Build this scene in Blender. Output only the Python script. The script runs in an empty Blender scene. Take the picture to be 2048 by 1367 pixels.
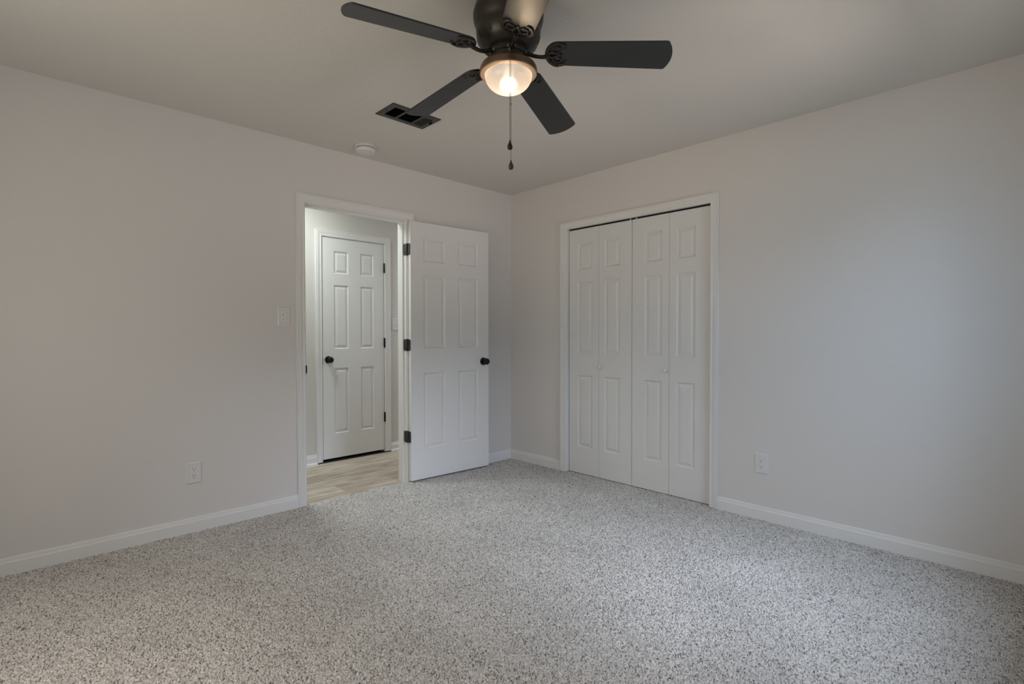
import bpy, bmesh, math, random
import numpy as np
from math import sin, cos, pi, radians
from mathutils import Vector, Matrix

random.seed(7)
SC = bpy.context.scene
COL = SC.collection

# ------------------------------------------------------------------ camera
CAM = Vector((-3.35840, -3.48107, 1.16031))
YAW, PITCH, ROLL = 0.801232, 0.0162582, -0.00112
fw = Vector((cos(YAW) * cos(PITCH), sin(YAW) * cos(PITCH), -sin(PITCH)))
rt = Vector((sin(YAW), -cos(YAW), 0))
up = rt.cross(fw)
r2 = rt * cos(ROLL) + up * sin(ROLL)
u2 = -rt * sin(ROLL) + up * cos(ROLL)
cd = bpy.data.cameras.new('camera')
cam = bpy.data.objects.new('camera', cd)
COL.objects.link(cam)
cam.matrix_world = Matrix(((r2.x, u2.x, -fw.x, CAM.x), (r2.y, u2.y, -fw.y, CAM.y), (r2.z, u2.z, -fw.z, CAM.z), (0, 0, 0, 1)))
cd.sensor_width = 36.0
cd.lens = 1037.78 / 2048 * 36.0
cd.clip_start = 0.02
SC.camera = cam

# ------------------------------------------------------------------ view, sky, daylight
SC.view_settings.view_transform = 'Standard'
SC.view_settings.look = 'None'
SC.view_settings.gamma = 1.0
SC.view_settings.use_curve_mapping = False
SC.view_settings.exposure = -0.04

W = bpy.data.worlds.new('sky')
SC.world = W
W.use_nodes = True
W.node_tree.nodes['Background'].inputs[0].default_value = (0.62, 0.78, 1.0, 1)
W.node_tree.nodes['Background'].inputs[1].default_value = 0.0


def area(name, loc, aim, sx, sy, power, col, spread=180):
    l = bpy.data.lights.new(name, 'AREA')
    l.shape = 'RECTANGLE'
    l.size, l.size_y = sx, sy
    l.energy = power
    l.color = col
    l.spread = radians(spread)
    o = bpy.data.objects.new(name, l)
    COL.objects.link(o)
    o.location = loc
    d = Vector(aim)
    o.rotation_euler = d.to_track_quat('-Z', 'Y').to_euler()
    return o


XL, YB, CH = -4.20, -3.64, 2.44          # far ends of the room behind the camera, ceiling height
wx0, wx1, wz0, wz1 = -1.55, -0.55, 0.75, 2.08      # window in the wall behind the camera
wy0, wy1 = -2.45, -0.95                            # added window for fill light, wall left of the camera
LIGHTS = [
    # name, position, direction, width, height, power, colour
    ('sky_outside_back_window', (-1.05, YB - 1.30, 3.02), (0.0, 1, -0.75), 2.8, 1.7, 154.37, (0.676, 0.799, 1.000)),
    ('far_sky_outside_back_window', (-0.85, YB - 3.5, 3.30), (-0.05, 1, -0.45), 1.6, 0.9, 164.70, (0.695, 0.792, 1.000)),
    ('horizon_outside_back_window', (-0.95, YB - 0.10, 1.30), (0.9, 1, -0.15), 0.8, 1.1, 2.2, (0.400, 0.690, 1.000), 110),
    ('ground_fill_back_window', (-1.05, YB - 1.0, 0.10), (0, 1, 1.05), 2.6, 1.4, 17.91, (1.000, 0.995, 0.914)),  # added fill in place of ground bounce, lifts the ceiling
    ('side_fill_level', (XL - 0.13, -1.70, 1.41), (1, 0, 0), 1.5, 1.3, 19.46, (1.000, 0.977, 0.885)),  # added fill light, fills the added side window
    ('side_fill_up', (XL - 1.0, -1.70, 0.10), (1, 0, 1.05), 2.6, 1.4, 2.0, (1.000, 0.800, 0.600)),  # added fill, aimed up through the side window
    ('side_fill_down', (XL - 1.30, -1.70, 3.02), (1, 0, -0.75), 2.8, 1.7, 54.75, (1.000, 0.870, 0.800)),  # added fill, aimed down through the side window
    ('far_ground_fill_back_window', (-1.05, YB - 3.5, 0.15), (0, 1, 0.25), 2.6, 0.8, 98.24, (1.000, 0.895, 0.851)),  # added fill for the dark far ceiling and upper walls
    ('side_fill_far', (XL - 3.5, -1.70, 0.15), (1, 0, 0.25), 2.6, 0.8, 44.38, (1.000, 0.687, 0.334)),  # added fill from farther out, reaches deep through the side window
    ('hall_lamp_light', (-1.9, 0.60, 2.40), (0, 0, -1), 0.35, 0.35, 14.40, (0.914, 1.000, 0.965)),
    ('hall_lamp_far', (0.9, 0.60, 2.40), (0, 0, -1), 0.35, 0.35, 13.07, (0.885, 0.895, 1.000)),
]
for ln in LIGHTS:
    area(*ln)

# ------------------------------------------------------------------ materials


def nodes(name):
    m = bpy.data.materials.new(name)
    m.use_nodes = True
    nt = m.node_tree
    return m, nt, nt.nodes['Principled BSDF']


def link(nt, a, b):
    nt.links.new(a, b)


def plain(name, col, rough=0.5, metal=0.0, spec=0.5, coat=0.0, noise=0.0, nscale=30):
    m, nt, b = nodes(name)
    b.inputs['Base Color'].default_value = (*col, 1)
    b.inputs['Roughness'].default_value = rough
    b.inputs['Metallic'].default_value = metal
    b.inputs['Specular IOR Level'].default_value = spec
    b.inputs['Coat Weight'].default_value = coat
    b.inputs['Coat Roughness'].default_value = 0.2
    if noise:
        tc = nt.nodes.new('ShaderNodeTexCoord')
        n = nt.nodes.new('ShaderNodeTexNoise')
        n.inputs['Scale'].default_value = nscale
        n.inputs['Detail'].default_value = 4
        link(nt, tc.outputs['Object'], n.inputs['Vector'])
        mr = nt.nodes.new('ShaderNodeMapRange')
        mr.inputs[3].default_value = max(0.02, rough - noise)
        mr.inputs[4].default_value = min(1, rough + noise)
        link(nt, n.outputs['Fac'], mr.inputs[0])
        link(nt, mr.outputs[0], b.inputs['Roughness'])
    return m


def painted(name, col, rough, scale, bump, dist=0.002, detail=3, var=0.012):
    """rolled wall paint: faint colour drift and a fine orange-peel relief"""
    m, nt, b = nodes(name)
    tc = nt.nodes.new('ShaderNodeTexCoord')
    n = nt.nodes.new('ShaderNodeTexNoise')
    n.inputs['Scale'].default_value = scale
    n.inputs['Detail'].default_value = detail
    link(nt, tc.outputs['Object'], n.inputs['Vector'])
    bp = nt.nodes.new('ShaderNodeBump')
    bp.inputs['Strength'].default_value = bump
    bp.inputs['Distance'].default_value = dist
    link(nt, n.outputs['Fac'], bp.inputs['Height'])
    link(nt, bp.outputs['Normal'], b.inputs['Normal'])
    n2 = nt.nodes.new('ShaderNodeTexNoise')
    n2.inputs['Scale'].default_value = 1.1
    n2.inputs['Detail'].default_value = 3
    link(nt, tc.outputs['Object'], n2.inputs['Vector'])
    mx = nt.nodes.new('ShaderNodeMix')
    mx.data_type = 'RGBA'
    mx.inputs[6].default_value = (*[c * (1 - var) for c in col], 1)
    mx.inputs[7].default_value = (*[min(1, c * (1 + var)) for c in col], 1)
    link(nt, n2.outputs['Fac'], mx.inputs[0])
    link(nt, mx.outputs[2], b.inputs['Base Color'])
    b.inputs['Roughness'].default_value = rough
    b.inputs['Specular IOR Level'].default_value = 0.35
    return m


M_WALL = painted('wall paint warm white', (0.73, 0.705, 0.685), 0.62, 260, 0.10)
M_CEIL = painted('textured ceiling paint', (0.70, 0.675, 0.635), 0.9, 38, 0.35, 0.004, 5)
M_HALL = painted('hall wall paint cream', (0.68, 0.66, 0.62), 0.6, 260, 0.10)
M_TRIM = painted('white semigloss trim', (0.80, 0.795, 0.785), 0.34, 90, 0.03)
M_DOOR = painted('white door enamel', (0.79, 0.785, 0.775), 0.38, 120, 0.04)
M_PLATE = plain('white plastic', (0.745, 0.735, 0.725), 0.35, noise=0.05)
M_PLATE2 = plain('white plastic insert', (0.79, 0.78, 0.775), 0.3, noise=0.05)
M_SLOT = plain('dark slot', (0.012, 0.012, 0.012), 0.7, noise=0.1)
M_SLOTG = plain('grey slider slot', (0.12, 0.12, 0.12), 0.6, noise=0.1)
M_IRON = plain('oil rubbed black hardware', (0.007, 0.0068, 0.0068), 0.36, 0.2, 0.35, noise=0.08)
M_HINGE = plain('dark hinge metal', (0.05, 0.05, 0.052), 0.42, 0.6, noise=0.1)
M_SCREW = plain('dark screw heads', (0.01, 0.01, 0.01), 0.4, 0.4, noise=0.1)
M_FAN = plain('dark bronze fan metal', (0.036, 0.032, 0.027), 0.40, 0.45, noise=0.06)
M_RIM = plain('bronze lamp rim', (0.165, 0.110, 0.072), 0.36, 0.45, noise=0.06)
M_LIP = plain('rim lip with painted lamp glow', (0.46, 0.33, 0.235), 0.42, 0.25, noise=0.06)  # lamp glow on the bronze lip, painted as lighter copper
M_BLADE = plain('black blade veneer', (0.006, 0.006, 0.0062), 0.42, 0.0, 0.9, noise=0.03, nscale=12)
M_BRIGHT = plain('bright screw metal', (0.35, 0.32, 0.28), 0.3, 0.9, noise=0.1)
M_CHAIN = plain('chain metal', (0.10, 0.095, 0.085), 0.35, 0.8, noise=0.1)
M_FOBB = plain('black fob', (0.008, 0.008, 0.008), 0.35, noise=0.05)
M_FOBW = plain('dark wood fob', (0.07, 0.035, 0.02), 0.3, noise=0.1, nscale=80)
M_VENT = plain('dark grey register enamel', (0.055, 0.054, 0.046), 0.45, 0.2, noise=0.08)
M_DUCT_DARK = plain('black for unlit duct', (0.003, 0.003, 0.003), 0.9, 0.0, 0.0, noise=0.05)  # darkness of the unlit duct, put into the colour
M_TRACK = plain('steel track darkened as gap shade', (0.012, 0.012, 0.012), 0.6, 0.2, 0.2, noise=0.1)  # grey track painted near black for the shade in the door-head gap
M_DARKCL = plain('closet interior paint', (0.35, 0.34, 0.33), 0.8, noise=0.05)
M_GAP = plain('black for gap shade', (0.012, 0.012, 0.011), 0.7, noise=0.1)  # dark gap under the hall door and casing, painted black


def carpet_mat():
    m, nt, b = nodes('flecked frieze carpet')
    N = nt.nodes.new
    tc = N('ShaderNodeTexCoord')
    n1 = N('ShaderNodeTexNoise')
    n1.inputs['Scale'].default_value = 165
    n1.inputs['Detail'].default_value = 3.0
    n1.inputs['Roughness'].default_value = 0.62
    n1.inputs['Distortion'].default_value = 0.9
    link(nt, tc.outputs['Object'], n1.inputs['Vector'])
    rp = N('ShaderNodeValToRGB')
    e = rp.color_ramp.elements
    e[0].position = 0.33
    e[0].color = (0.068, 0.060, 0.051, 1)
    e[1].position = 0.52
    e[1].color = (0.690, 0.661, 0.621, 1)
    q = rp.color_ramp.elements.new(0.43)
    q.color = (0.380, 0.356, 0.328, 1)
    q = rp.color_ramp.elements.new(0.66)
    q.color = (0.851, 0.822, 0.782, 1)
    link(nt, n1.outputs['Fac'], rp.inputs[0])
    n2 = N('ShaderNodeTexNoise')          # trodden pile: broad patches
    n2.inputs['Scale'].default_value = 2.6
    n2.inputs['Detail'].default_value = 3
    link(nt, tc.outputs['Object'], n2.inputs['Vector'])
    mr = N('ShaderNodeMapRange')
    mr.inputs[1].default_value = 0.3
    mr.inputs[2].default_value = 0.7
    mr.inputs[3].default_value = 0.90
    mr.inputs[4].default_value = 1.07
    link(nt, n2.outputs['Fac'], mr.inputs[0])
    mx = N('ShaderNodeVectorMath')
    mx.operation = 'SCALE'
    link(nt, rp.outputs[0], mx.inputs[0])
    link(nt, mr.outputs[0], mx.inputs['Scale'])
    link(nt, mx.outputs[0], b.inputs['Base Color'])
    bp = N('ShaderNodeBump')
    bp.inputs['Strength'].default_value = 0.8
    bp.inputs['Distance'].default_value = 0.006
    link(nt, n1.outputs['Fac'], bp.inputs['Height'])
    link(nt, bp.outputs['Normal'], b.inputs['Normal'])
    b.inputs['Roughness'].default_value = 0.95
    b.inputs['Specular IOR Level'].default_value = 0.1
    b.inputs['Sheen Weight'].default_value = 0.15
    return m


def plank_mat():
    m, nt, b = nodes('weathered oak vinyl plank')
    N = nt.nodes.new
    tc = N('ShaderNodeTexCoord')
    mp = N('ShaderNodeMapping')
    mp.inputs['Location'].default_value = (0.35, 0.03, 0)
    link(nt, tc.outputs['Object'], mp.inputs['Vector'])
    br = N('ShaderNodeTexBrick')
    br.offset = 0.37
    br.inputs['Scale'].default_value = 1.0
    br.inputs['Brick Width'].default_value = 1.22
    br.inputs['Row Height'].default_value = 0.18
    br.inputs['Mortar Size'].default_value = 0.0012
    br.inputs['Color1'].default_value = (0.50, 0.43, 0.34, 1)
    br.inputs['Color2'].default_value = (0.70, 0.63, 0.52, 1)
    br.inputs['Mortar'].default_value = (0.22, 0.18, 0.14, 1)
    link(nt, mp.outputs[0], br.inputs['Vector'])
    mp2 = N('ShaderNodeMapping')
    mp2.inputs['Scale'].default_value = (1.5, 11, 1)
    link(nt, tc.outputs['Object'], mp2.inputs['Vector'])
    n = N('ShaderNodeTexNoise')
    n.inputs['Scale'].default_value = 2.4
    n.inputs['Detail'].default_value = 8
    n.inputs['Roughness'].default_value = 0.62
    n.inputs['Distortion'].default_value = 0.9
    link(nt, mp2.outputs[0], n.inputs['Vector'])
    rp = N('ShaderNodeValToRGB')
    rp.color_ramp.elements[0].position = 0.28
    rp.color_ramp.elements[0].color = (0.40, 0.345, 0.29, 1)
    rp.color_ramp.elements[1].position = 0.62
    rp.color_ramp.elements[1].color = (1, 1, 1, 1)
    link(nt, n.outputs['Fac'], rp.inputs[0])
    mx = N('ShaderNodeMix')
    mx.data_type = 'RGBA'
    mx.blend_type = 'MULTIPLY'
    mx.inputs[0].default_value = 0.9
    link(nt, br.outputs['Color'], mx.inputs[6])
    link(nt, rp.outputs[0], mx.inputs[7])
    link(nt, mx.outputs[2], b.inputs['Base Color'])
    b.inputs['Roughness'].default_value = 0.5
    return m


def bowl_mat():
    """thin frosted glass: an even glow, brighter near the bulb, with the bulb itself blurred through it"""
    m, nt, b = nodes('frosted glass lit by bulb')
    N = nt.nodes.new
    tc = N('ShaderNodeTexCoord')
    d = N('ShaderNodeVectorMath')
    d.operation = 'DISTANCE'
    d.inputs[1].default_value = (0, 0, -0.317)
    link(nt, tc.outputs['Object'], d.inputs[0])
    rp = N('ShaderNodeValToRGB')
    rp.color_ramp.interpolation = 'EASE'
    e = rp.color_ramp.elements
    e[0].position = 0.030
    e[0].color = (0.66, 0.58, 0.46, 1)
    e[1].position = 0.100
    e[1].color = (0.56, 0.475, 0.38, 1)
    link(nt, d.outputs['Value'], rp.inputs[0])
    em = N('ShaderNodeEmission')
    link(nt, rp.outputs[0], em.inputs['Color'])
    em.inputs['Strength'].default_value = 1.0
    rf = N('ShaderNodeBsdfRefraction')
    rf.inputs['Color'].default_value = (0.9, 0.87, 0.8, 1)
    rf.inputs['Roughness'].default_value = 0.72
    rf.inputs['IOR'].default_value = 1.33
    gl = N('ShaderNodeBsdfGlossy')
    gl.inputs['Roughness'].default_value = 0.25
    mx = N('ShaderNodeMixShader')
    mx.inputs[0].default_value = 0.05
    link(nt, rf.outputs[0], mx.inputs[1])
    link(nt, gl.outputs[0], mx.inputs[2])
    ad = N('ShaderNodeAddShader')
    link(nt, em.outputs[0], ad.inputs[0])
    link(nt, mx.outputs[0], ad.inputs[1])
    link(nt, ad.outputs[0], nt.nodes['Material Output'].inputs['Surface'])
    return m


def bulb_mat():
    m, nt, b = nodes('lit bulb')
    b.inputs['Base Color'].default_value = (0.8, 0.78, 0.72, 1)
    b.inputs['Emission Color'].default_value = (1.0, 0.78, 0.54, 1)
    b.inputs['Emission Strength'].default_value = 95.0
    return m


M_BULB = bulb_mat()


def pile_mat():
    m, nt, b = nodes('flecked frieze yarn')
    N = nt.nodes.new
    at = N('ShaderNodeAttribute'); at.attribute_name = 'yarn'
    rp = N('ShaderNodeValToRGB')
    e = rp.color_ramp.elements
    e[0].position = 0.10; e[0].color = (0.15, 0.135, 0.12, 1)
    e[1].position = 0.40; e[1].color = (0.64, 0.61, 0.575, 1)
    q = e.new(1.0); q.color = (0.87, 0.845, 0.81, 1)
    link(nt, at.outputs['Fac'], rp.inputs[0])
    tc = N('ShaderNodeTexCoord')
    n2 = N('ShaderNodeTexNoise')          # trodden pile: broad patches
    n2.inputs['Scale'].default_value = 2.6; n2.inputs['Detail'].default_value = 3
    link(nt, tc.outputs['Object'], n2.inputs['Vector'])
    mr = N('ShaderNodeMapRange')
    mr.inputs[1].default_value = 0.3; mr.inputs[2].default_value = 0.7
    mr.inputs[3].default_value = 0.92; mr.inputs[4].default_value = 1.06
    link(nt, n2.outputs['Fac'], mr.inputs[0])
    mx = N('ShaderNodeVectorMath'); mx.operation = 'SCALE'
    link(nt, rp.outputs[0], mx.inputs[0]); link(nt, mr.outputs[0], mx.inputs['Scale'])
    link(nt, mx.outputs[0], b.inputs['Base Color'])
    b.inputs['Roughness'].default_value = 0.95
    b.inputs['Specular IOR Level'].default_value = 0.1
    return m


M_PILE = pile_mat()
M_CARPET, M_PLANK, M_BOWL = carpet_mat(), plank_mat(), bowl_mat()

# ------------------------------------------------------------------ mesh helpers


class MB:
    def __init__(s):
        s.v, s.f = [], []

    def add(s, vs, fs):
        o = len(s.v)
        s.v += [tuple(q) for q in vs]
        s.f += [tuple(i + o for i in f) for f in fs]
        return s

    def box(s, x0, x1, y0, y1, z0, z1):
        x0, x1 = sorted((x0, x1)); y0, y1 = sorted((y0, y1)); z0, z1 = sorted((z0, z1))
        return s.add([(x0, y0, z0), (x1, y0, z0), (x1, y1, z0), (x0, y1, z0), (x0, y0, z1), (x1, y0, z1), (x1, y1, z1), (x0, y1, z1)],
                     [(0, 3, 2, 1), (4, 5, 6, 7), (0, 1, 5, 4), (1, 2, 6, 5), (2, 3, 7, 6), (3, 0, 4, 7)])

    def lathe(s, prof, n=48, M=None):
        """prof: (radius, height) from one end to the other; radius 0 closes it"""
        vs, fs, rows = [], [], []
        for r, z in prof:
            if r < 1e-6:
                rows.append([len(vs)]); vs.append(Vector((0, 0, z)))
            else:
                rows.append(list(range(len(vs), len(vs) + n)))
                vs += [Vector((r * cos(2 * pi * i / n), r * sin(2 * pi * i / n), z)) for i in range(n)]
        for a, b in zip(rows, rows[1:]):
            for i in range(n):
                j = (i + 1) % n
                if len(a) == 1 and len(b) == 1: continue
                if len(a) == 1: fs.append((a[0], b[i], b[j]))
                elif len(b) == 1: fs.append((a[i], b[0], a[j]))
                else: fs.append((a[i], b[i], b[j], a[j]))
        if M is not None: vs = [M @ q for q in vs]
        return s.add(vs, fs)

    def prism(s, pts, z0, z1, M=None):
        n = len(pts)
        vs = [Vector((x, y, z0)) for x, y in pts] + [Vector((x, y, z1)) for x, y in pts]
        if M is not None: vs = [M @ q for q in vs]
        fs = [tuple(range(n - 1, -1, -1)), tuple(range(n, 2 * n))] + [(i, (i + 1) % n, n + (i + 1) % n, n + i) for i in range(n)]
        return s.add(vs, fs)

    def tube(s, pts, r, n=10, flat=1.0):
        pts = [Vector(q) for q in pts]
        rs = r if isinstance(r, (list, tuple)) else [r] * len(pts)
        vs, fs = [], []
        for k, q in enumerate(pts):
            t = (pts[min(k + 1, len(pts) - 1)] - pts[max(k - 1, 0)]).normalized()
            a = Vector((0, 0, 1)) if abs(t.z) < 0.92 else Vector((1, 0, 0))
            e1 = t.cross(a).normalized(); e2 = e1.cross(t)
            vs += [q + e1 * rs[k] * cos(2 * pi * i / n) + e2 * rs[k] * flat * sin(2 * pi * i / n) for i in range(n)]
        for k in range(len(pts) - 1):
            for i in range(n):
                j = (i + 1) % n
                fs.append((k * n + i, k * n + j, (k + 1) * n + j, (k + 1) * n + i))
        fs += [tuple(range(n - 1, -1, -1)), tuple(range((len(pts) - 1) * n, len(pts) * n))]
        return s.add(vs, fs)

    def obj(s, name, mat, parent=None, smooth=None, bevel=0, segs=2, M=None):
        me = bpy.data.meshes.new(name)
        me.from_pydata(s.v, [], s.f)
        bm = bmesh.new(); bm.from_mesh(me)
        bmesh.ops.remove_doubles(bm, verts=bm.verts, dist=1e-5)
        bmesh.ops.recalc_face_normals(bm, faces=bm.faces)
        bm.to_mesh(me); bm.free()
        me.materials.append(mat)
        if smooth is not None:
            for q in me.polygons: q.use_smooth = True
            me.set_sharp_from_angle(angle=radians(smooth))
        o = bpy.data.objects.new(name, me)
        COL.objects.link(o)
        if parent is not None: o.parent = parent
        if M is not None: o.matrix_local = M
        if bevel:
            bv = o.modifiers.new('bevel', 'BEVEL')
            bv.width, bv.segments, bv.limit_method, bv.angle_limit = bevel, segs, 'ANGLE', radians(50)
        return o


def tag(o, label, cat=None, kind=None, group=None):
    o['label'] = label
    if cat: o['category'] = cat
    if kind: o['kind'] = kind
    if group: o['group'] = group
    return o


def empty(name, M, label, cat, kind=None, group=None):
    o = bpy.data.objects.new(name, None)
    o.empty_display_size = 0.05
    COL.objects.link(o)
    o.matrix_world = M
    return tag(o, label, cat, kind, group)


def T(x, y, z): return Matrix.Translation((x, y, z))
def RZ(a): return Matrix.Rotation(a, 4, 'Z')


RX90 = Matrix.Rotation(radians(90), 4, 'X')     # local z -> -y (out of a wall facing -y)
RY90 = Matrix.Rotation(radians(-90), 4, 'Y')
STR = 'structure'

# ------------------------------------------------------------------ room shell
DX0, DX1, DTOP = -1.922, -1.133, 2.036            # bedroom doorway between jamb faces
CY0, CY1, CTOP = -0.676, -1.912, 2.030            # closet opening between jamb faces
HY, HZ = 1.07, -0.010                             # hall wall face, hall floor level
JT = 0.019

w = MB()
w.box(XL, DX0 - JT, 0, 0.12, -0.03, CH).box(DX1 + JT, 0.0, 0, 0.12, -0.03, CH).box(DX0 - JT, DX1 + JT, 0, 0.12, DTOP + JT, CH)
tag(w.obj('wall_left', M_WALL), 'warm white wall with the open doorway to the hall', 'wall', STR)
w = MB()
w.box(0, 0.12, 0.12, CY0 + JT, -0.03, CH).box(0, 0.12, CY1 - JT, YB - 0.12, -0.03, CH).box(0, 0.12, CY0 + JT, CY1 - JT, CTOP + JT, CH)
tag(w.obj('wall_right', M_WALL), 'white wall with the closet doors, bluish daylight on its far right', 'wall', STR)
# wall behind the camera with its window opening
w = MB()
w.box(XL - 0.12, wx0, YB - 0.12, YB, -0.03, CH).box(wx1, 0.0, YB - 0.12, YB, -0.03, CH).box(wx0, wx1, YB - 0.12, YB, -0.03, wz0).box(wx0, wx1, YB - 0.12, YB, wz1, CH)
tag(w.obj('wall_back', M_WALL), 'plain wall behind the camera with a window', 'wall', STR)
w = MB()
w.box(XL - 0.12, XL, YB, wy0, -0.03, CH).box(XL - 0.12, XL, wy1, 0.12, -0.03, CH).box(XL - 0.12, XL, wy0, wy1, -0.03, wz0).box(XL - 0.12, XL, wy0, wy1, wz1, CH)
tag(w.obj('wall_side', M_WALL), 'plain wall left of the camera with an added window for fill light', 'wall', STR)
tag(MB().box(XL - 0.12, 0.12, YB - 0.12, 0.12, CH, CH + 0.1).obj('ceiling', M_CEIL), 'off white textured ceiling carrying the dark fan', 'ceiling', STR)
# carpet: fills the room, runs to the middle of the doorway and into the closet
w = MB()
w.box(XL, 0.0, YB, 0.0, -0.03, -0.0095).box(DX0, DX1, 0.0, 0.012, -0.03, -0.0095).box(0, 0.12, CY1, CY0, -0.03, -0.0095)
tag(w.obj('floor', M_CARPET), 'carpet backing under the bedroom pile', 'floor', STR)


def pile(name, x0, x1, y0, y1, step):
    """the carpet's tufts: a fine relief, every tuft with its own height, lean and yarn shade"""
    rng = np.random.default_rng(11)
    nx, ny = int((x1 - x0) / step) + 1, int((y1 - y0) / step) + 1
    gx, gy = np.meshgrid(np.linspace(x0, x1, nx), np.linspace(y0, y1, ny))
    co_ = np.empty((ny, nx, 3), np.float32)
    co_[..., 0] = gx + rng.uniform(-0.62, 0.62, (ny, nx)) * step
    co_[..., 1] = gy + rng.uniform(-0.62, 0.62, (ny, nx)) * step
    co_[..., 2] = rng.beta(1.6, 1.3, (ny, nx)) * 0.0120 - 0.0090
    co_[0, :, 1] = y0; co_[-1, :, 1] = y1; co_[:, 0, 0] = x0; co_[:, -1, 0] = x1
    i = np.arange((ny - 1) * (nx - 1)); r, c = i // (nx - 1), i % (nx - 1)
    xc, yc = x0 + (c + 0.5) * step, y0 + (r + 0.5) * step
    keep = ((xc < 0) & (yc < 0)) | ((xc > DX0 + 0.012) & (xc < DX1 - 0.012) & (yc < 0.012)) | ((yc < CY0 - 0.002) & (yc > CY1 + 0.002))
    r, c = r[keep], c[keep]
    a_ = r * nx + c
    q = np.stack([a_, a_ + 1, a_ + nx + 1, a_ + nx], 1).astype(np.int32)
    me = bpy.data.meshes.new(name)
    me.vertices.add(nx * ny); me.vertices.foreach_set('co', co_.ravel())
    me.loops.add(q.size); me.loops.foreach_set('vertex_index', q.ravel())
    me.polygons.add(len(q)); me.polygons.foreach_set('loop_start', np.arange(0, q.size, 4, dtype=np.int32))
    me.update(calc_edges=True)
    at = me.attributes.new('yarn', 'FLOAT', 'POINT')
    at.data.foreach_set('value', rng.random(nx * ny).astype(np.float32))
    me.materials.append(M_PILE)
    o = bpy.data.objects.new(name, me)
    COL.objects.link(o)
    return o


tag(pile('carpet_pile', XL, 0.10, YB, 0.012, 0.0030), 'light grey flecked carpet pile covering the bedroom floor', 'carpet', 'stuff')

# hall behind the doorway
HX0, HX1 = -3.3, 1.4
tag(MB().box(HX0, HX1, 0.012, HY, -0.05, HZ).obj('floor_hall', M_PLANK), 'greige wood plank floor of the hall seen through the doorway', 'floor', STR)
hx0, hx1, htop = -1.331, -0.702, 2.036             # hall door opening
w = MB()
w.box(HX0, hx0 - JT, HY, HY + 0.12, -0.05, CH).box(hx1 + JT, HX1, HY, HY + 0.12, -0.05, CH).box(hx0 - JT, hx1 + JT, HY, HY + 0.12, htop + JT, CH)
tag(w.obj('wall_hall', M_HALL), 'cream hall wall around the white hall door', 'wall', STR)
w = MB()
w.box(HX0 - 0.1, HX0, 0.12, HY, -0.05, CH).box(HX1, HX1 + 0.1, 0.12, HY, -0.05, CH).box(0.12, HX1, 0.10, 0.12, -0.05, CH)
tag(w.obj('wall_hall_ends', M_HALL), 'end walls of the hall out of sight', 'wall', STR)
tag(MB().box(HX0, HX1, 0.12, HY + 0.12, CH, CH + 0.1).obj('ceiling_hall', M_CEIL), 'hall ceiling beyond the doorway head', 'ceiling', STR)
# dark cupboard behind the hall door and the closet interior
w = MB()
w.box(hx0 - 0.02, hx1 + 0.02, HY + 0.30, HY + 0.32, -0.05, CH)
tag(w.obj('wall_cupboard', M_DARKCL), 'wall behind the closed hall door', 'wall', STR)
w = MB()
w.box(0.70, 0.72, -0.10, -2.6, -0.03, CH).box(0.12, 0.72, -0.10, -0.08, -0.03, CH).box(0.12, 0.72, -2.62, -2.6, -0.03, CH).box(0.12, 0.72, -0.10, -2.6, CH, CH + 0.05).box(0.12, 0.72, -0.1, -2.6, -0.05, -0.001)
tag(w.obj('wall_closet', M_DARKCL), 'inside walls of the closet behind the bifold doors', 'wall', STR)

# ------------------------------------------------------------------ trim
CASING = [(0, 0), (0, 0.009), (0.004, 0.0115), (0.012, 0.0115), (0.014, 0.0095), (0.018, 0.0105), (0.030, 0.0135), (0.038, 0.0165),
          (0.044, 0.0165), (0.047, 0.0145), (0.050, 0.0175), (0.057, 0.0175), (0.057, 0)]


def casing(mp, u0, u1, ztop, z0=0.0, prof=CASING):
    """mitred door casing round an opening; mp maps (along wall, height, proud) to the room"""
    b = MB()
    n = len(prof)
    st = []
    for d, h in prof:
        st.append([mp(u0 - d, z0, h), mp(u0 - d, ztop + d, h), mp(u1 + d, ztop + d, h), mp(u1 + d, z0, h)])
    vs = [q for row in st for q in row]
    fs = []
    for i in range(n - 1):
        for k in range(3):
            fs.append((i * 4 + k, i * 4 + k + 1, (i + 1) * 4 + k + 1, (i + 1) * 4 + k))
    fs.append(tuple(i * 4 for i in range(n))); fs.append(tuple(i * 4 + 3 for i in range(n - 1, -1, -1)))
    return b.add(vs, fs)


I4 = Matrix.Identity(4)
RV = 0.005
# bedroom doorway
t1 = empty('trim_1', I4, 'white casing and jamb of the open bedroom doorway', 'door frame', STR)
casing(lambda u, z, h: (u, -h, z), DX0 - RV, DX1 + RV, DTOP + RV).obj('casing', M_TRIM, t1, smooth=28)
casing(lambda u, z, h: (u, 0.12 + h, z), DX0 - RV, DX1 + RV, DTOP + RV, HZ).obj('casing', M_TRIM, t1, smooth=28)
b = MB().box(DX0 - JT, DX0, 0, 0.12, -0.01, DTOP + JT).box(DX1, DX1 + JT, 0, 0.12, -0.01, DTOP + JT).box(DX0, DX1, 0, 0.12, DTOP, DTOP + JT)
jb = b.obj('jamb', M_TRIM, t1)
b = MB().box(DX0, DX0 + 0.011, 0.036, 0.07, -0.01, DTOP).box(DX1 - 0.011, DX1, 0.036, 0.07, -0.01, DTOP).box(DX0 + 0.011, DX1 - 0.011, 0.036, 0.07, DTOP - 0.011, DTOP)
b.obj('door_stop_strip', M_TRIM, t1)
sp = MB().box(DX0 - 0.001, DX0 + 0.0015, -0.002, 0.030, 0.89, 0.95).box(DX0 - 0.004, DX0 + 0.0015, -0.0135, -0.002, 0.895, 0.945).obj('strike_plate', M_IRON, t1)
sp['label'] = 'black strike plate'
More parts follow.
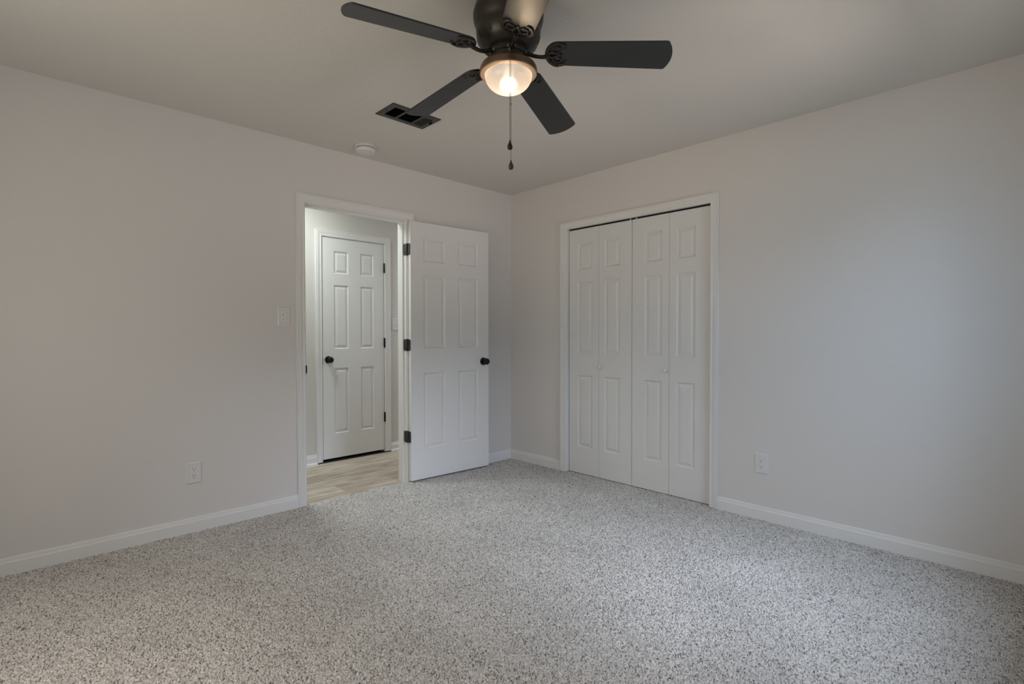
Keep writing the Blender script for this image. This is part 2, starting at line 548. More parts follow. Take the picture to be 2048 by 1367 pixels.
# closet
t2 = empty('trim_2', I4, 'white casing around the closet bifold doors', 'door frame', STR)
casing(lambda u, z, h: (-h, -u, z), -(CY0 + RV), -(CY1 - RV), CTOP - 0.003).obj('casing', M_TRIM, t2, smooth=28)
b = MB().box(0, 0.12, CY0, CY0 + JT, 0, CTOP + JT).box(0, 0.12, CY1, CY1 - JT, 0, CTOP + JT).box(0, 0.12, CY0, CY1, CTOP, CTOP + JT)
b.obj('jamb', M_TRIM, t2)
b = MB().box(0.034, 0.036, CY0, CY1, 2.014, CTOP).box(0.052, 0.054, CY0, CY1, 2.014, CTOP).box(0.034, 0.054, CY0, CY1, CTOP - 0.002, CTOP)
b.obj('sliding_track', M_TRACK, t2)['label'] = 'steel track darkened as gap shade'
# hall door
t3 = empty('trim_3', I4, 'white casing around the hall door', 'door frame', STR)
casing(lambda u, z, h: (u, HY - h, z), hx0 - RV, hx1 + RV, htop + RV, HZ + 0.010).obj('casing', M_TRIM, t3, smooth=28)
b = MB().box(hx0 - JT, hx0, HY, HY + 0.12, HZ, htop + JT).box(hx1, hx1 + JT, HY, HY + 0.12, HZ, htop + JT).box(hx0, hx1, HY, HY + 0.12, htop, htop + JT)
b.box(hx0, hx0 + 0.011, HY + 0.037, HY + 0.07, HZ, htop).box(hx1 - 0.011, hx1, HY + 0.037, HY + 0.07, HZ, htop).box(hx0, hx1, HY + 0.037, HY + 0.07, htop - 0.011, htop)
b.obj('jamb', M_TRIM, t3)
MB().box(hx0 - 0.058, hx1 + 0.058, HY - 0.014, HY + 0.10, HZ, HZ + 0.008).obj('gap_shade_strip', M_GAP, t3)['label'] = 'black strip standing in for the dark gap under the door and casing'
MB().box(hx0 - 0.0015, hx0 + 0.001, HY - 0.0025, HY + 0.02, 0.885, 0.945).obj('strike_plate', M_IRON, t3)['label'] = 'black strike plate'

BASE = [(0, 0.084), (0.005, 0.084), (0.0075, 0.080), (0.0085, 0.070), (0.0095, 0.064), (0.0135, 0.060), (0.0135, -0.01), (0, -0.01)]
SHOE = [(0, 0.089), (0.005, 0.089), (0.0075, 0.084), (0.0085, 0.074), (0.0095, 0.068), (0.0135, 0.064), (0.0135, 0.019),
        (0.020, 0.017), (0.026, 0.012), (0.030, 0.0), (0.030, -0.001), (0, -0.001)]


def skirting(name, mp, u0, u1, label, prof=BASE):
    n = len(prof)
    vs = [mp(u0, h, z) for h, z in prof] + [mp(u1, h, z) for h, z in prof]
    fs = [(i, (i + 1) % n, n + (i + 1) % n, n + i) for i in range(n)] + [tuple(range(n)), tuple(range(2 * n - 1, n - 1, -1))]
    return tag(MB().add(vs, fs).obj(name, M_TRIM, smooth=25), label, 'baseboard', STR)


mL = lambda u, h, z: (u, -h, z)
mR = lambda u, h, z: (-h, u, z)
mH = lambda u, h, z: (u, HY - h, z + HZ)
co = 0.057 + RV
skirting('baseboard_left', mL, XL, DX0 - co, 'white baseboard along the left wall under its outlet')
skirting('baseboard_corner', mL, DX1 + co, 0, 'white baseboard between the doorway and the room corner')
skirting('baseboard_closet', mR, -0.0135, CY0 + co, 'short white baseboard between the room corner and closet')
skirting('baseboard_right', mR, CY1 - co, YB, 'white baseboard along the right wall under its outlet')
skirting('baseboard_hall', mH, HX0, hx0 - co, 'white hall baseboard left of the hall door', SHOE)
skirting('baseboard_hall_right', mH, hx1 + co, HX1, 'white hall baseboard right of the hall door', SHOE)

# windows behind the camera (frames only, daylight comes through; the side one is added for fill)


def window(name, mp, u0, u1, label):
    t = empty(name, I4, label, 'window', STR)
    b = MB()
    def bar(a0, a1, z0, z1, h0=-0.09, h1=-0.05):
        p = mp(a0, h0, z0); q = mp(a1, h1, z1)
        b.box(p[0], q[0], p[1], q[1], z0, z1)
    for z0, z1 in ((wz0, wz0 + 0.05), (wz1 - 0.05, wz1)): bar(u0, u1, z0, z1)
    for a in (u0, u1 - 0.05): bar(a, a + 0.05, wz0, wz1)
    b.obj('window_frame', M_TRIM, t)
    return t


# ------------------------------------------------------------------ doors


def slab(wd, ht, th, xs, zs):
    """moulded panel door leaf, local x across, y through (front at 0), z up; xs / zs hold the panel spans"""
    X = [0] + [c for s in xs for c in s] + [wd]
    Z = [0] + [c for s in zs for c in s] + [ht]
    RINGS = [(0.0, 0.0), (0.003, 0.0035), (0.009, 0.0105), (0.013, 0.0105), (0.033, 0.0035), (0.037, 0.0030)]
    b = MB()
    for back in (0, 1):
        def P(x, z, d): return (x, th - d, z) if back else (x, d, z)
        for i in range(len(X) - 1):
            for k in range(len(Z) - 1):
                x0, x1, z0, z1 = X[i], X[i + 1], Z[k], Z[k + 1]
                if i % 2 and k % 2:
                    vs = []
                    for o, d in RINGS: vs += [P(x0 + o, z0 + o, d), P(x1 - o, z0 + o, d), P(x1 - o, z1 - o, d), P(x0 + o, z1 - o, d)]
                    fs = []
                    for r in range(len(RINGS) - 1):
                        for c in range(4):
                            fs.append((r * 4 + c, r * 4 + (c + 1) % 4, r * 4 + 4 + (c + 1) % 4, r * 4 + 4 + c))
                    e = (len(RINGS) - 1) * 4
                    fs.append((e, e + 1, e + 2, e + 3))
                    b.add(vs, fs)
                else:
                    b.add([P(x0, z0, 0), P(x1, z0, 0), P(x1, z1, 0), P(x0, z1, 0)], [(0, 1, 2, 3)])
    for i in range(len(X) - 1):
        for z in (0, ht): b.add([(X[i], 0, z), (X[i + 1], 0, z), (X[i + 1], th, z), (X[i], th, z)], [(0, 1, 2, 3)])
    for k in range(len(Z) - 1):
        for x in (0, wd): b.add([(x, 0, Z[k]), (x, 0, Z[k + 1]), (x, th, Z[k + 1]), (x, th, Z[k])], [(0, 1, 2, 3)])
    return b


ROSE = [(0, 0.0), (0.033, 0.0), (0.033, 0.004), (0.030, 0.009), (0.018, 0.012), (0.0115, 0.014), (0.0115, 0.028), (0, 0.028)]
KNOB = [(0, 0.027), (0.0115, 0.027), (0.014, 0.032), (0.023, 0.037), (0.0275, 0.046), (0.0275, 0.054), (0.024, 0.061), (0.015, 0.065), (0, 0.0655)]


def knob_set(parent, x, z, y, face=-1):
    M = T(x, y, z) @ Matrix.Rotation(radians(90 if face < 0 else -90), 4, 'X')
    r = MB().lathe(ROSE, 36, M).obj('knob_rose', M_IRON, parent, smooth=40)
    MB().lathe(KNOB, 36, M).obj('knob', M_IRON, r, smooth=40)
    return r


ZS = [(0.240, 0.836), (1.030, 1.608), (1.712, 1.905)]
# --- bedroom door, swung flat back over the wall: local x from hinge edge, front (towards the room) at y=0
a = math.atan2(-0.045, 0.76)
DM = T(-1.1275, -0.0555, 0.014) @ RZ(a)
d1 = empty('door_1', DM, 'white six panel bedroom door swung open against the wall', 'door', STR)
slab(0.762, 2.018, 0.035, [(0.114, 0.315), (0.446, 0.647)], ZS).obj('door_leaf', M_DOOR, d1, bevel=0.0012, segs=1)
knob_set(d1, 0.703, 0.908, 0.0, -1)
knob_set(d1, 0.703, 0.908, 0.035, 1)
MB().box(0.7612, 0.7632, 0.005, 0.030, 0.88, 0.937).obj('latch_plate', M_IRON, d1)
DI = DM.inverted()


def leafplate(b, M, w0, h):
    """hinge leaf with rounded outer corners, local x out from the barrel, z up, lying in local xz plane"""
    r = 0.012
    pts = [(0.0, -h / 2), (w0 - r, -h / 2)]
    pts += [(w0 - r + r * sin(t), -h / 2 + r - r * cos(t)) for t in (0.4, 0.8, 1.2, pi / 2)]
    pts += [(w0 - r + r * cos(t), h / 2 - r + r * sin(t)) for t in (0, 0.4, 0.8, 1.2, pi / 2)]
    pts += [(0.0, h / 2)]
    n = len(pts)
    vs = [M @ Vector((x, 0.0, z)) for x, z in pts] + [M @ Vector((x, 0.0022, z)) for x, z in pts]
    fs = [tuple(range(n)), tuple(range(2 * n - 1, n - 1, -1))] + [(i, n + i, n + (i + 1) % n, (i + 1) % n) for i in range(n)]
    b.add(vs, fs)


for zc in (1.815, 1.072, 0.355):
    b = MB()
    pv = Vector((-1.1335, -0.0095, zc))
    # leaf on the jamb (plane facing -x), running back from the barrel
    M1 = T(DX1 - 0.0018, -0.004, zc) @ RZ(radians(90))
    leafplate(b, M1, 0.036, 0.089)
    # leaf on the door edge
    M2 = T(-1.1297, -0.0165, zc) @ RZ(radians(-90) + a)
    leafplate(b, M2, 0.034, 0.089)
    b.lathe([(0, -0.047), (0.0045, -0.047), (0.006, -0.0445), (0.006, 0.0445), (0.0045, 0.047), (0, 0.0485)], 16, T(*pv))
    bm_ = MB(); bm_.v = [tuple(DI @ Vector(q)) for q in b.v]; bm_.f = b.f
    h = bm_.obj('hinge', M_HINGE, d1, smooth=40)
    for dz in (-0.028, 0.028):
        for yy, xx in ((0.020 if dz > 0 else 0.014, DX1 - 0.0042), (-0.036 if dz > 0 else -0.042, -1.1316)):
            s_ = MB().lathe([(0, 0), (0.0035, 0), (0.003, 0.001), (0, 0.0013)], 10, DI @ T(xx, yy, zc + dz) @ Matrix.Rotation(radians(-90), 4, 'Y'))
            s_.obj('screw', M_SCREW, h)

# --- hall door
hm = T(-1.3275, HY + 0.0015, 0.018)
d2 = empty('door_2', hm, 'closed white six panel door across the hall', 'door', STR)
slab(0.622, 2.0155, 0.035, [(0.110, 0.252), (0.373, 0.511)], [(z0 - 0.018 + 0.003, z1 - 0.018 + 0.003) for z0, z1 in ((0.240, 0.842), (1.018, 1.604), (1.709, 1.914))]).obj('door_leaf', M_DOOR, d2, bevel=0.0012, segs=1)
knob_set(d2, 0.052, 0.906, 0.0, -1)
for zc in (1.804, 1.071, 0.34):
    MB().lathe([(0, -0.047), (0.0055, -0.047), (0.0075, -0.044), (0.0075, 0.044), (0.0055, 0.047), (0, 0.0475)], 16,
               T(0.624, -0.0085, zc - 0.018)).box(0.618, 0.630, -0.004, 0.0, zc - 0.018 - 0.044, zc - 0.018 + 0.044).obj('hinge', M_IRON, d2, smooth=40)

# --- closet bifold doors: local x runs along -y of the room, front towards the room
bounds = [-0.681, -0.984, -1.2895, -1.2930, -1.600, -1.9065]
ZC = [(0.218, 0.811), (0.989, 1.581), (1.681, 1.901)]
CX = 0.026
mats = []


def bifold(name, y0, yf, y1, pan, knob_u, label):
    M = T(CX, y0, 0.004) @ RZ(radians(-90))
    t = empty(name, M, label, 'closet door', STR)
    w1 = abs(yf - y0); w2 = abs(y1 - yf)
    leaves = []
    for u0, wd, (p0, p1) in ((0.0, w1 - 0.0009, pan[0]), (w1 + 0.0009, w2 - 0.0009, pan[1])):
        o = slab(wd, 2.013, 0.030, [(p0, p1)], ZC).obj('door_leaf', M_DOOR, t, bevel=0.0012, segs=1, M=T(u0, 0, 0))
        leaves.append((o, u0))
    k = 0 if knob_u < w1 else 1
    MK = T(knob_u - leaves[k][1], 0, 0.892) @ RX90
    MB().lathe([(0, 0), (0.010, 0), (0.0085, 0.004), (0.0075, 0.010), (0.0095, 0.014), (0.015, 0.018), (0.0178, 0.024), (0.0165, 0.030), (0.010, 0.034), (0, 0.035)], 28, MK).obj('knob', M_PLATE2, leaves[k][0], smooth=50)
    for u in ((w1 + w2 - 0.016) if k == 1 else 0.034,):
        MB().lathe([(0, 2.012), (0.004, 2.012), (0.004, 2.025), (0, 2.025)], 12, T(u, 0.005, 0)).obj('guide_pin', M_PLATE, t)
    return t


bifold('door_3', bounds[0], bounds[1], bounds[2], ((0.090, 0.240), (0.054, 0.198)), 0.303 + 0.020, 'left bifold pair of the closet, nearer the room corner')
bifold('door_4', bounds[3], bounds[4], bounds[5], ((0.108, 0.248), (0.054, 0.195)), 0.307 - 0.022, 'right bifold pair of the closet, nearer the wall outlet')

# ------------------------------------------------------------------ windows
window('window_1', lambda u, h, z: (u, YB + h, z), wx0, wx1, 'window in the wall behind the camera')
window('added_window', lambda u, h, z: (XL + h, u, z), wy0, wy1, 'added window for fill light in the wall left of the camera')  # added to let fill light into the room

# ------------------------------------------------------------------ wall plates


def plate_mesh(wd, ht):
    b = MB()
    rings = [(0, 0.0), (0, 0.0025), (0.003, 0.0052), (0.006, 0.006)]
    vs = []
    for o, h in rings:
        x, z = wd / 2 - o, ht / 2 - o
        vs += [(-x, -h, -z), (x, -h, -z), (x, -h, z), (-x, -h, z)]
    fs = [(3, 2, 1, 0)]
    for r in range(len(rings) - 1):
        for c in range(4): fs.append((r * 4 + c, r * 4 + (c + 1) % 4, r * 4 + 4 + (c + 1) % 4, r * 4 + 4 + c))
    e = 4 * (len(rings) - 1)
    fs.append((e, e + 1, e + 2, e + 3))
    return b.add(vs, fs)


def screw(parent, x, z, y=-0.006):
    return MB().lathe([(0, 0), (0.0035, 0), (0.003, 0.001), (0, 0.0014)], 12, T(x, y, z) @ RX90).obj('screw', M_PLATE, parent, smooth=40)


def outlet(M, label):
    t = empty('electrical_outlet', M, label, 'outlet', None)
    p = plate_mesh(0.080, 0.124).obj('cover_plate', M_PLATE, t)
    for s in (1, -1):
        zc = s * 0.0195
        pts = []
        for i in range(28):
            an = 2 * pi * i / 28
            pts.append((0.0172 * cos(an), max(-0.0140, min(0.0140, 0.0172 * sin(an)))))
        r = MB().prism(pts, 0.0, 0.0078, T(0, 0, zc) @ RX90).obj('receptacle', M_PLATE2, t, bevel=0.0008)
        b = MB().box(-0.0078, -0.0054, -0.0082, -0.007, zc + 0.0005, zc + 0.0095).box(0.0054, 0.0078, -0.0082, -0.007, zc + 0.0012, zc + 0.0088)
        b.lathe([(0, 0), (0.0027, 0), (0.0027, 0.0012), (0, 0.0012)], 12, T(0, -0.007, zc - 0.0068) @ RX90)
        b.obj('contact_slots', M_SLOT, r)
    screw(t, 0, 0)
    return t


outlet(T(-2.590, 0, 0.346), 'white duplex outlet low on the left wall')
outlet(T(0, -2.249, 0.349) @ RZ(radians(-90)), 'white duplex outlet right of the closet doors')

t = empty('light_switch', T(-2.0655, 0, 1.273), 'white dimmer switch plate left of the doorway', 'light switch')
plate_mesh(0.080, 0.126).obj('cover_plate', M_PLATE, t)
MB().box(-0.0165, 0.0165, -0.0075, 0, -0.033, 0.033).obj('switch_insert', M_PLATE2, t, bevel=0.0008)
MB().add([(0.000, -0.0075, -0.026), (0.014, -0.0075, -0.026), (0.014, -0.0075, 0.026), (0.000, -0.0075, 0.026),
          (0.001, -0.0095, -0.025), (0.013, -0.0095, -0.025), (0.013, -0.0145, 0.024), (0.001, -0.0145, 0.024)],
         [(0, 1, 2, 3), (4, 5, 6, 7), (0, 1, 5, 4), (1, 2, 6, 5), (2, 3, 7, 6), (3, 0, 4, 7)]).obj('paddle', M_PLATE2, t, bevel=0.0006)
sl = MB().box(-0.0080, -0.0055, -0.0079, -0.0070, -0.018, 0.018).obj('slider_slot', M_SLOTG, t)
MB().box(-0.0105, -0.0030, -0.013, -0.0075, -0.012, 0.004).obj('dimmer_slider', M_PLATE2, t, bevel=0.0008)
for z in (-0.048, 0.048): screw(t, 0, z)

t = empty('light_switch', T(-0.577, HY, 1.255), 'white switch plate on the hall wall seen through the doorway', 'light switch')
plate_mesh(0.078, 0.120).obj('cover_plate', M_PLATE, t)
MB().box(-0.005, 0.005, -0.0068, 0, -0.012, 0.012).obj('switch_insert', M_PLATE2, t)
MB().add([(-0.0042, -0.006, -0.006), (0.0042, -0.006, -0.006), (0.0042, -0.006, 0.008), (-0.0042, -0.006, 0.008),
          (-0.0035, -0.018, 0.004), (0.0035, -0.018, 0.004), (0.0035, -0.018, 0.011), (-0.0035, -0.018, 0.011)],
         [(0, 1, 2, 3), (4, 5, 6, 7), (0, 1, 5, 4), (1, 2, 6, 5), (2, 3, 7, 6), (3, 0, 4, 7)]).obj('toggle', M_PLATE2, t, bevel=0.0006)
for z in (-0.03, 0.03): screw(t, 0, z)

# ------------------------------------------------------------------ smoke detector
t = empty('smoke_detector', T(-1.592, -0.222, CH), 'round white smoke detector on the ceiling near the left wall', 'smoke detector')
MB().lathe([(0, 0), (0.070, 0), (0.072, -0.003), (0.072, -0.012), (0.069, -0.015), (0, -0.015)], 56).obj('mounting_base', M_PLATE, t, smooth=35)
MB().lathe([(0, -0.015), (0.060, -0.015), (0.060, -0.0185), (0, -0.0185)], 56).obj('shadow_gap', M_SLOT, t, smooth=35)
MB().lathe([(0, -0.0185), (0.064, -0.0185), (0.066, -0.021), (0.065, -0.032), (0.060, -0.040), (0.050, -0.0435), (0, -0.0445)], 56).obj('cover', M_PLATE, t, smooth=35)
MB().lathe([(0, -0.040), (0.011, -0.040), (0.011, -0.0455), (0.009, -0.0465), (0, -0.0467)], 24, T(0.018, 0.02, 0)).obj('test_button', M_PLATE2, t, smooth=35)
MB().lathe([(0, -0.040), (0.0028, -0.040), (0.0028, -0.0458), (0, -0.046)], 12, T(0.010, -0.036, 0)).obj('indicator_light', M_SLOT, t, smooth=35)
for k in range(9):
    an = radians(185 + k * 14)
    M = RZ(an)
    b = MB(); b.add([M @ Vector(q) for q in ((0.0635, -0.004, -0.024), (0.0668, -0.004, -0.024), (0.0665, -0.004, -0.030), (0.0635, -0.004, -0.030),
                                            (0.0635, 0.004, -0.024), (0.0668, 0.004, -0.024), (0.0665, 0.004, -0.030), (0.0635, 0.004, -0.030))],
                    [(0, 1, 2, 3), (4, 5, 6, 7), (0, 1, 5, 4), (1, 2, 6, 5), (2, 3, 7, 6), (3, 0, 4, 7)])
    b.obj('sensing_slot', plain('slot grey', (0.58, 0.57, 0.56), 0.6, noise=0.05) if k == 0 else bpy.data.materials['slot grey'], t)

# ------------------------------------------------------------------ ceiling register
vx, vy = -1.652, -0.847
t = empty('ceiling_vent', T(vx, vy, CH), 'dark grey rectangular air vent in the ceiling beyond the fan', 'air vent')
L2, S2 = 0.163, 0.098
ix, iy = 0.128, 0.062
b = MB()
vs = []
for hx, hy, z in ((L2, S2, 0), (L2, S2, -0.0035), (L2 - 0.003, S2 - 0.003, -0.006), (ix, iy, -0.006), (ix, iy, 0)):
    vs += [(-hx, -hy, z), (hx, -hy, z), (hx, hy, z), (-hx, hy, z)]
b.add(vs, [(r * 4 + c, r * 4 + (c + 1) % 4, ((r + 1) % 5) * 4 + (c + 1) % 4, ((r + 1) % 5) * 4 + c) for r in range(5) for c in range(4)])
b.obj('face_plate', M_VENT, t)
for x in (-0.048, 0.062):
    MB().box(x - 0.0065, x + 0.0065, -iy, iy, -0.0058, 0).obj('divider_bar', M_VENT, t)
MB().box(-ix, ix, -iy, iy, -0.0012, -0.0002).obj('duct_dark_sheet', M_DUCT_DARK, t)  # flat black sheet painted as the duct's darkness


for i in range(6):                                    # short end slats, right section
    x = 0.074 + i * 0.009
    MB().box(x, x + 0.0022, -iy, iy, -0.0055, -0.0013).obj('slat', M_VENT, t)
for i in range(6):                                    # middle section, thin blades edge-on, blacked to merge with the dark duct
    y = -0.050 + i * 0.020
    MB().box(-0.041, 0.055, y, y + 0.0012, -0.0022, -0.0012).obj('slat', M_DUCT_DARK, t)
for i in range(6):  # left section, slats blacked into the duct's dark too
    x = -0.120 + i * 0.012
    MB().box(x, x + 0.0012, -iy + 0.001, iy - 0.001, -0.0022, -0.0012).obj('slat', M_DUCT_DARK, t)
MB().box(0.134, 0.142, -0.035, -0.012, -0.018, -0.006).obj('damper_lever', M_IRON, t, bevel=0.001)
for x in (-0.146, 0.150):
    MB().lathe([(0, -0.0085), (0.003, -0.0085), (0.005, -0.006), (0, -0.006)], 12, T(x, 0.0, 0)).obj('screw', M_SCREW, t)

# ------------------------------------------------------------------ ceiling fan
FX, FY = -1.962, -2.0217
fan = empty('ceiling_fan', T(FX, FY, CH), 'black five blade ceiling fan with a lit frosted bowl lamp', 'ceiling fan')
# heights below are relative to the ceiling
MB().lathe([(0, 0), (0.118, 0), (0.120, -0.010), (0.131, -0.038), (0.1355, -0.056), (0.1355, -0.070), (0.1325, -0.086), (0.1275, -0.100), (0.1245, -0.108), (0.1235, -0.116),
            (0.1240, -0.122), (0.1235, -0.134), (0.120, -0.150), (0.113, -0.166), (0.102, -0.180), (0.088, -0.190), (0.078, -0.193), (0, -0.193)], 72).obj('motor_housing', M_FAN, fan, smooth=28)
mh = fan.children[0]
for k in range(12):
    an = 2 * pi * k / 12 + 0.20
    q0, q1 = Vector((0.1215, 0, -0.143)), Vector((0.1130, 0, -0.166))
    dr = (q1 - q0).normalized()
    nn = Vector((-dr.z, 0, dr.x)); nn = nn if nn.x > 0 else -nn
    M = RZ(an)
    vs = []
    for yy in (-0.0065, 0.0065):
        for q in (q0, q1):
            for e in (-0.004, 0.0012): vs.append(M @ (q + nn * e + Vector((0, yy, 0))))
    MB().add(vs, [(0, 1, 3, 2), (4, 5, 7, 6), (0, 1, 5, 4), (2, 3, 7, 6), (1, 3, 7, 5), (0, 2, 6, 4)]).obj('cooling_slot', M_SLOT, mh)
MB().lathe([(0, -0.188), (0.072, -0.188), (0.074, -0.192), (0.074, -0.208), (0.070, -0.212), (0, -0.212)], 56).obj('flywheel', M_FAN, fan, smooth=30)
MB().lathe([(0, -0.204), (0.060, -0.204), (0.064, -0.209), (0.064, -0.228), (0.068, -0.234), (0.066, -0.240), (0, -0.240)], 56).obj('switch_housing', M_FAN, fan, smooth=30)
lk = MB().lathe([(0.055, -0.232), (0.068, -0.233), (0.078, -0.236), (0.093, -0.243), (0.1035, -0.250), (0.1090, -0.259), (0.1112, -0.270), (0.1112, -0.279), (0.1102, -0.2805),
                 (0.1085, -0.281), (0.088, -0.279), (0.086, -0.268), (0.055, -0.262)], 72).obj('lamp_rim', M_RIM, fan, smooth=30)
MB().lathe([(0.1088, -0.2800), (0.1080, -0.2822), (0.1000, -0.2840), (0.0925, -0.2850), (0.0908, -0.2840), (0.0900, -0.2790)], 72).obj('rim_lip_glow', M_LIP, lk, smooth=30)['label'] = 'rim lip around the glass, lamp glow put into its colour'
MB().lathe([(0, -0.300), (0.008, -0.301), (0.0145, -0.308), (0.0165, -0.317), (0.0145, -0.326), (0.008, -0.332), (0, -0.3335)], 24).obj('bulb', M_BULB, lk, smooth=60)
MB().lathe([(0, -0.258), (0.012, -0.258), (0.012, -0.294), (0.007, -0.302), (0, -0.302)], 20).obj('bulb_socket', M_PLATE, lk, smooth=40)
prof = [(0.0902, -0.2815)]
for i in range(1, 15):
    an = i / 14 * pi / 2
    prof.append((0.0905 * cos(an) ** 0.9 if i < 14 else 0.0, -0.285 - 0.0665 * sin(an)))
MB().lathe(prof, 64).obj('glass_bowl', M_BOWL, fan, smooth=60)

def fillet(pts, corners, n=6):
    """round the listed corner indices of a 2-D outline: {index: radius}"""
    o = []
    N = len(pts)
    for i, q in enumerate(pts):
        if i not in corners: o.append(q); continue
        p, c, e = Vector(pts[i - 1]), Vector(q), Vector(pts[(i + 1) % N])
        d1, d2 = (p - c).normalized(), (e - c).normalized()
        half = d1.angle(d2) / 2
        r = corners[i]
        t = r / math.tan(half)
        cen = c + (d1 + d2).normalized() * (r / sin(half))
        a1 = math.atan2(*(c + d1 * t - cen).yx); a2 = math.atan2(*(c + d2 * t - cen).yx)
        while a2 - a1 > pi: a2 -= 2 * pi
        while a1 - a2 > pi: a2 += 2 * pi
        o += [(cen.x + r * cos(a1 + (a2 - a1) * k / n), cen.y + r * sin(a1 + (a2 - a1) * k / n)) for k in range(n + 1)]
    return o


def blade_outline(r1):
    r0, w0, w1, sag = 0.150, 0.0590, 0.0690, 0.020
    pts = []
    for i in range(0, 17):                              # rounded root
        an = pi / 2 + pi * i / 16
        pts.append((r0 + 0.042 + 0.046 * cos(an), w0 * sin(an)))
    xe = r1 - sag
    ys = [-1, -0.6, -0.3, 0.0, 0.3, 0.6, 1]             # gently bowed tip
    k = len(pts)
    pts += [(xe + sag * (1 - q * q), q * w1) for q in ys]
    return fillet(pts, {k: 0.014, k + len(ys) - 1: 0.014})


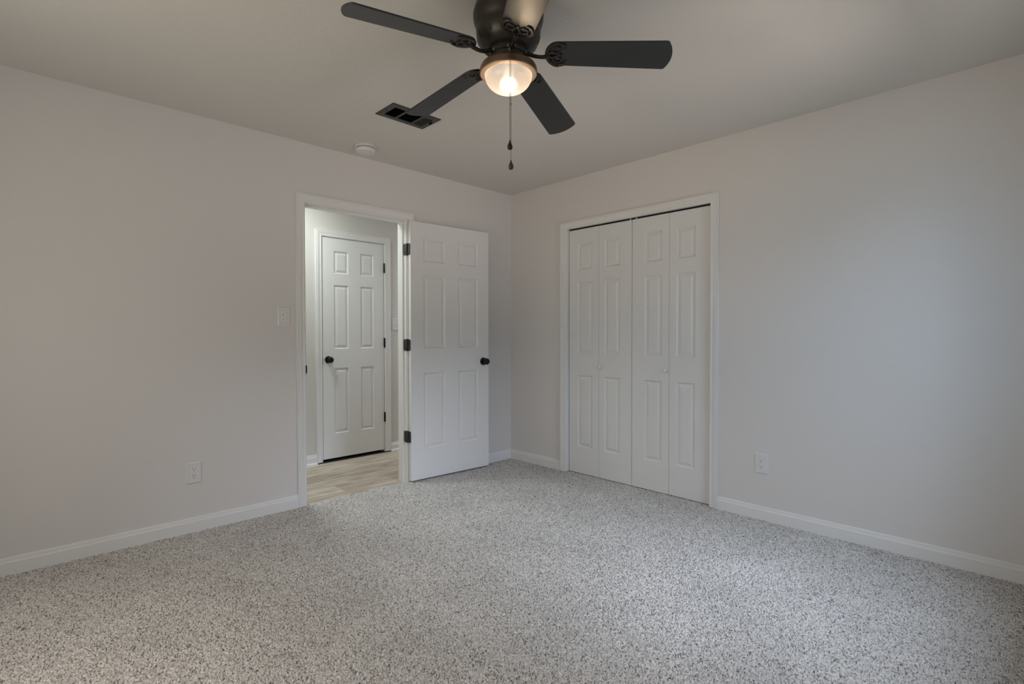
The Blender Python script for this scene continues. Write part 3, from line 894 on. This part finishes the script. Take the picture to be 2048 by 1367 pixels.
# azimuth, fall of the blade iron, reach of the tip
BLADES = [(164.2, -0.014, 0.622), (236.2, -0.055, 0.620), (308.4, -0.086, 0.614), (20.1, -0.137, 0.622), (91.4, -0.092, 0.622)]
HUBZ = -0.198
for az, slope, reach in BLADES:
    th = radians(az)
    BM = RZ(th) @ T(0, 0, HUBZ) @ Matrix.Rotation(-math.atan(slope), 4, 'Y') @ Matrix.Rotation(radians(-13), 4, 'X')
    bl = MB().prism(blade_outline(reach), -0.003, 0.003).obj('blade', M_BLADE, fan, bevel=0.0012, M=BM)
    # iron: pierced scroll plate under the blade root, and the curved arm to the flywheel
    b = MB()
    NQ = 28
    outer = [(0.192 + 0.050 * cos(pi / 2 + pi * i / NQ), 0.0612 * sin(pi / 2 + pi * i / NQ)) for i in range(NQ + 1)]
    inner = [(0.191 + 0.036 * cos(pi / 2 + pi * i / NQ), 0.0475 * sin(pi / 2 + pi * i / NQ)) for i in range(NQ + 1)]
    for i in range(NQ):
        b.prism([outer[i], outer[i + 1], inner[i + 1], inner[i]], -0.0085, -0.003)
    for sgn in (1, -1):
        # horn curling in from the end of the crescent, then the inner scroll meeting in the middle
        b.tube([(0.190, sgn * 0.0545, -0.006), (0.206, sgn * 0.052, -0.006), (0.217, sgn * 0.044, -0.006), (0.222, sgn * 0.035, -0.006), (0.217, sgn * 0.029, -0.006)],
               [0.0062, 0.0058, 0.005, 0.004, 0.0028], 8, 0.6)
        pts = []
        for i in range(26):
            f = i / 25
            an = radians(215 - 285 * f)
            rr = 0.0185 - 0.0075 * f
            pts.append((0.189 + rr * cos(an) * 1.1, sgn * (0.0235 + rr * sin(an)), -0.0062))
        b.tube(pts, [0.0048 - 0.0018 * i / 25 for i in range(26)], 8, 0.7)
        b.tube([(0.150, sgn * 0.004, -0.0065), (0.168, sgn * 0.012, -0.0065), (0.186, sgn * 0.0085, -0.0065), (0.201, sgn * 0.001, -0.0065), (0.209, 0.0, -0.0065)],
               [0.0055, 0.005, 0.0045, 0.0036, 0.0025], 8, 0.7)
    b.obj('blade_iron', M_FAN, bl, smooth=40)
    IB = BM.inverted() @ RZ(th)
    arm = [(0.062, 0, -0.206), (0.078, 0, -0.209), (0.094, 0, -0.215)]
    for rr in (0.108, 0.120, 0.132, 0.146, 0.160):      # dips, then meets the underside of the blade root
        f = (rr - 0.108) / 0.052
        arm.append((rr, 0, (1 - f) * -0.219 + f * (HUBZ + slope * rr - 0.0085) - 0.0045 * sin(pi * f)))
    cps = [Vector(q) for q in arm]
    sm = []
    for i in range(len(cps) - 1):                       # smooth curve through the arm's points
        p0, p1, p2, p3 = cps[max(i - 1, 0)], cps[i], cps[i + 1], cps[min(i + 2, len(cps) - 1)]
        for j in range(4):
            f = j / 4
            sm.append(0.5 * (2 * p1 + (p2 - p0) * f + (2 * p0 - 5 * p1 + 4 * p2 - p3) * f * f + (3 * p1 - p0 - 3 * p2 + p3) * f ** 3))
    sm.append(cps[-1])
    MB().tube([IB @ q for q in sm], [0.0085 - 0.0016 * sin(pi * i / (len(sm) - 1)) for i in range(len(sm))], 12).obj('arm', M_FAN, bl, smooth=50)
    for x, y in ((0.158, 0.0), (0.178, 0.040), (0.178, -0.040)):
        MB().lathe([(0, -0.0105), (0.003, -0.010), (0.0042, -0.008), (0.0042, -0.003), (0, -0.003)], 12, T(x, y, 0)).obj('screw', M_FAN, bl, smooth=40)
    for dt in (-11, 11):                                # bright screws where the arm meets the flywheel
        M = RZ(th + radians(dt)) @ T(0.0700, 0, -0.199)
        MB().lathe([(0, -0.0125), (0.003, -0.012), (0.0042, -0.0095), (0.0042, 0), (0, 0)], 10, M).obj('mounting_screw', M_BRIGHT, fan, smooth=40)

# pull chains: hang from the camera side of the switch housing, over the lamp rim


def ball_chain(pts, r, step):
    b = MB()
    P = [Vector(q) for q in pts]
    segs = [(P[i], P[i + 1], (P[i + 1] - P[i]).length) for i in range(len(P) - 1)]
    tot = sum(s[2] for s in segs)
    d = 0.0
    while d < tot:
        e = d
        for p, q, l in segs:
            if e <= l:
                c = p + (q - p) * (e / l); break
            e -= l
        b.lathe([(0, -r), (r * 0.8, -r * 0.6), (r, 0), (r * 0.8, r * 0.6), (0, r)], 7, T(*c))
        d += step
    b.tube(pts, r * 0.33, 5)
    return b


ca = math.atan2(CAM.y - FY, CAM.x - FX)
for nm, da, ztop, zend, fm, rr in (('a', 0.044, -0.222, -0.578, M_FOBB, 0.1155), ('b', 0.074, -0.228, -0.651, M_FOBW, 0.1185)):
    an = ca + da
    ex = Vector((cos(an), sin(an), 0))
    pts = [ex * 0.070 + Vector((0, 0, ztop)), ex * 0.092 + Vector((0, 0, ztop - 0.010)), ex * rr + Vector((0, 0, ztop - 0.034)), ex * rr + Vector((0, 0, zend))]
    ch = ball_chain(pts, 0.0014, 0.0040).obj('pull_chain', M_CHAIN, fan)
    MB().lathe([(0, 0.004), (0.0022, 0.002), (0.003, -0.003), (0.0062, -0.010), (0.0092, -0.018), (0.0098, -0.024), (0.0075, -0.030), (0, -0.033)], 24,
               T(*(ex * rr)) @ T(0, 0, zend)).obj('pull_fob', fm, ch, smooth=60)['label'] = 'black drop-shaped fob' if nm == 'a' else 'dark wooden drop-shaped fob'
    if nm == 'b':
        MB().lathe([(0, 0.004), (0.0025, 0.003), (0.0025, -0.003), (0, -0.004)], 10, T(*(ex * rr)) @ T(0, 0, -0.445)).obj('chain_connector', M_BRIGHT, ch, smooth=40)
    MB().tube([ex * 0.060 + Vector((0, 0, ztop)), ex * 0.074 + Vector((0, 0, ztop))], 0.0045, 10).obj('chain_guide', M_BRIGHT, fan, smooth=40)
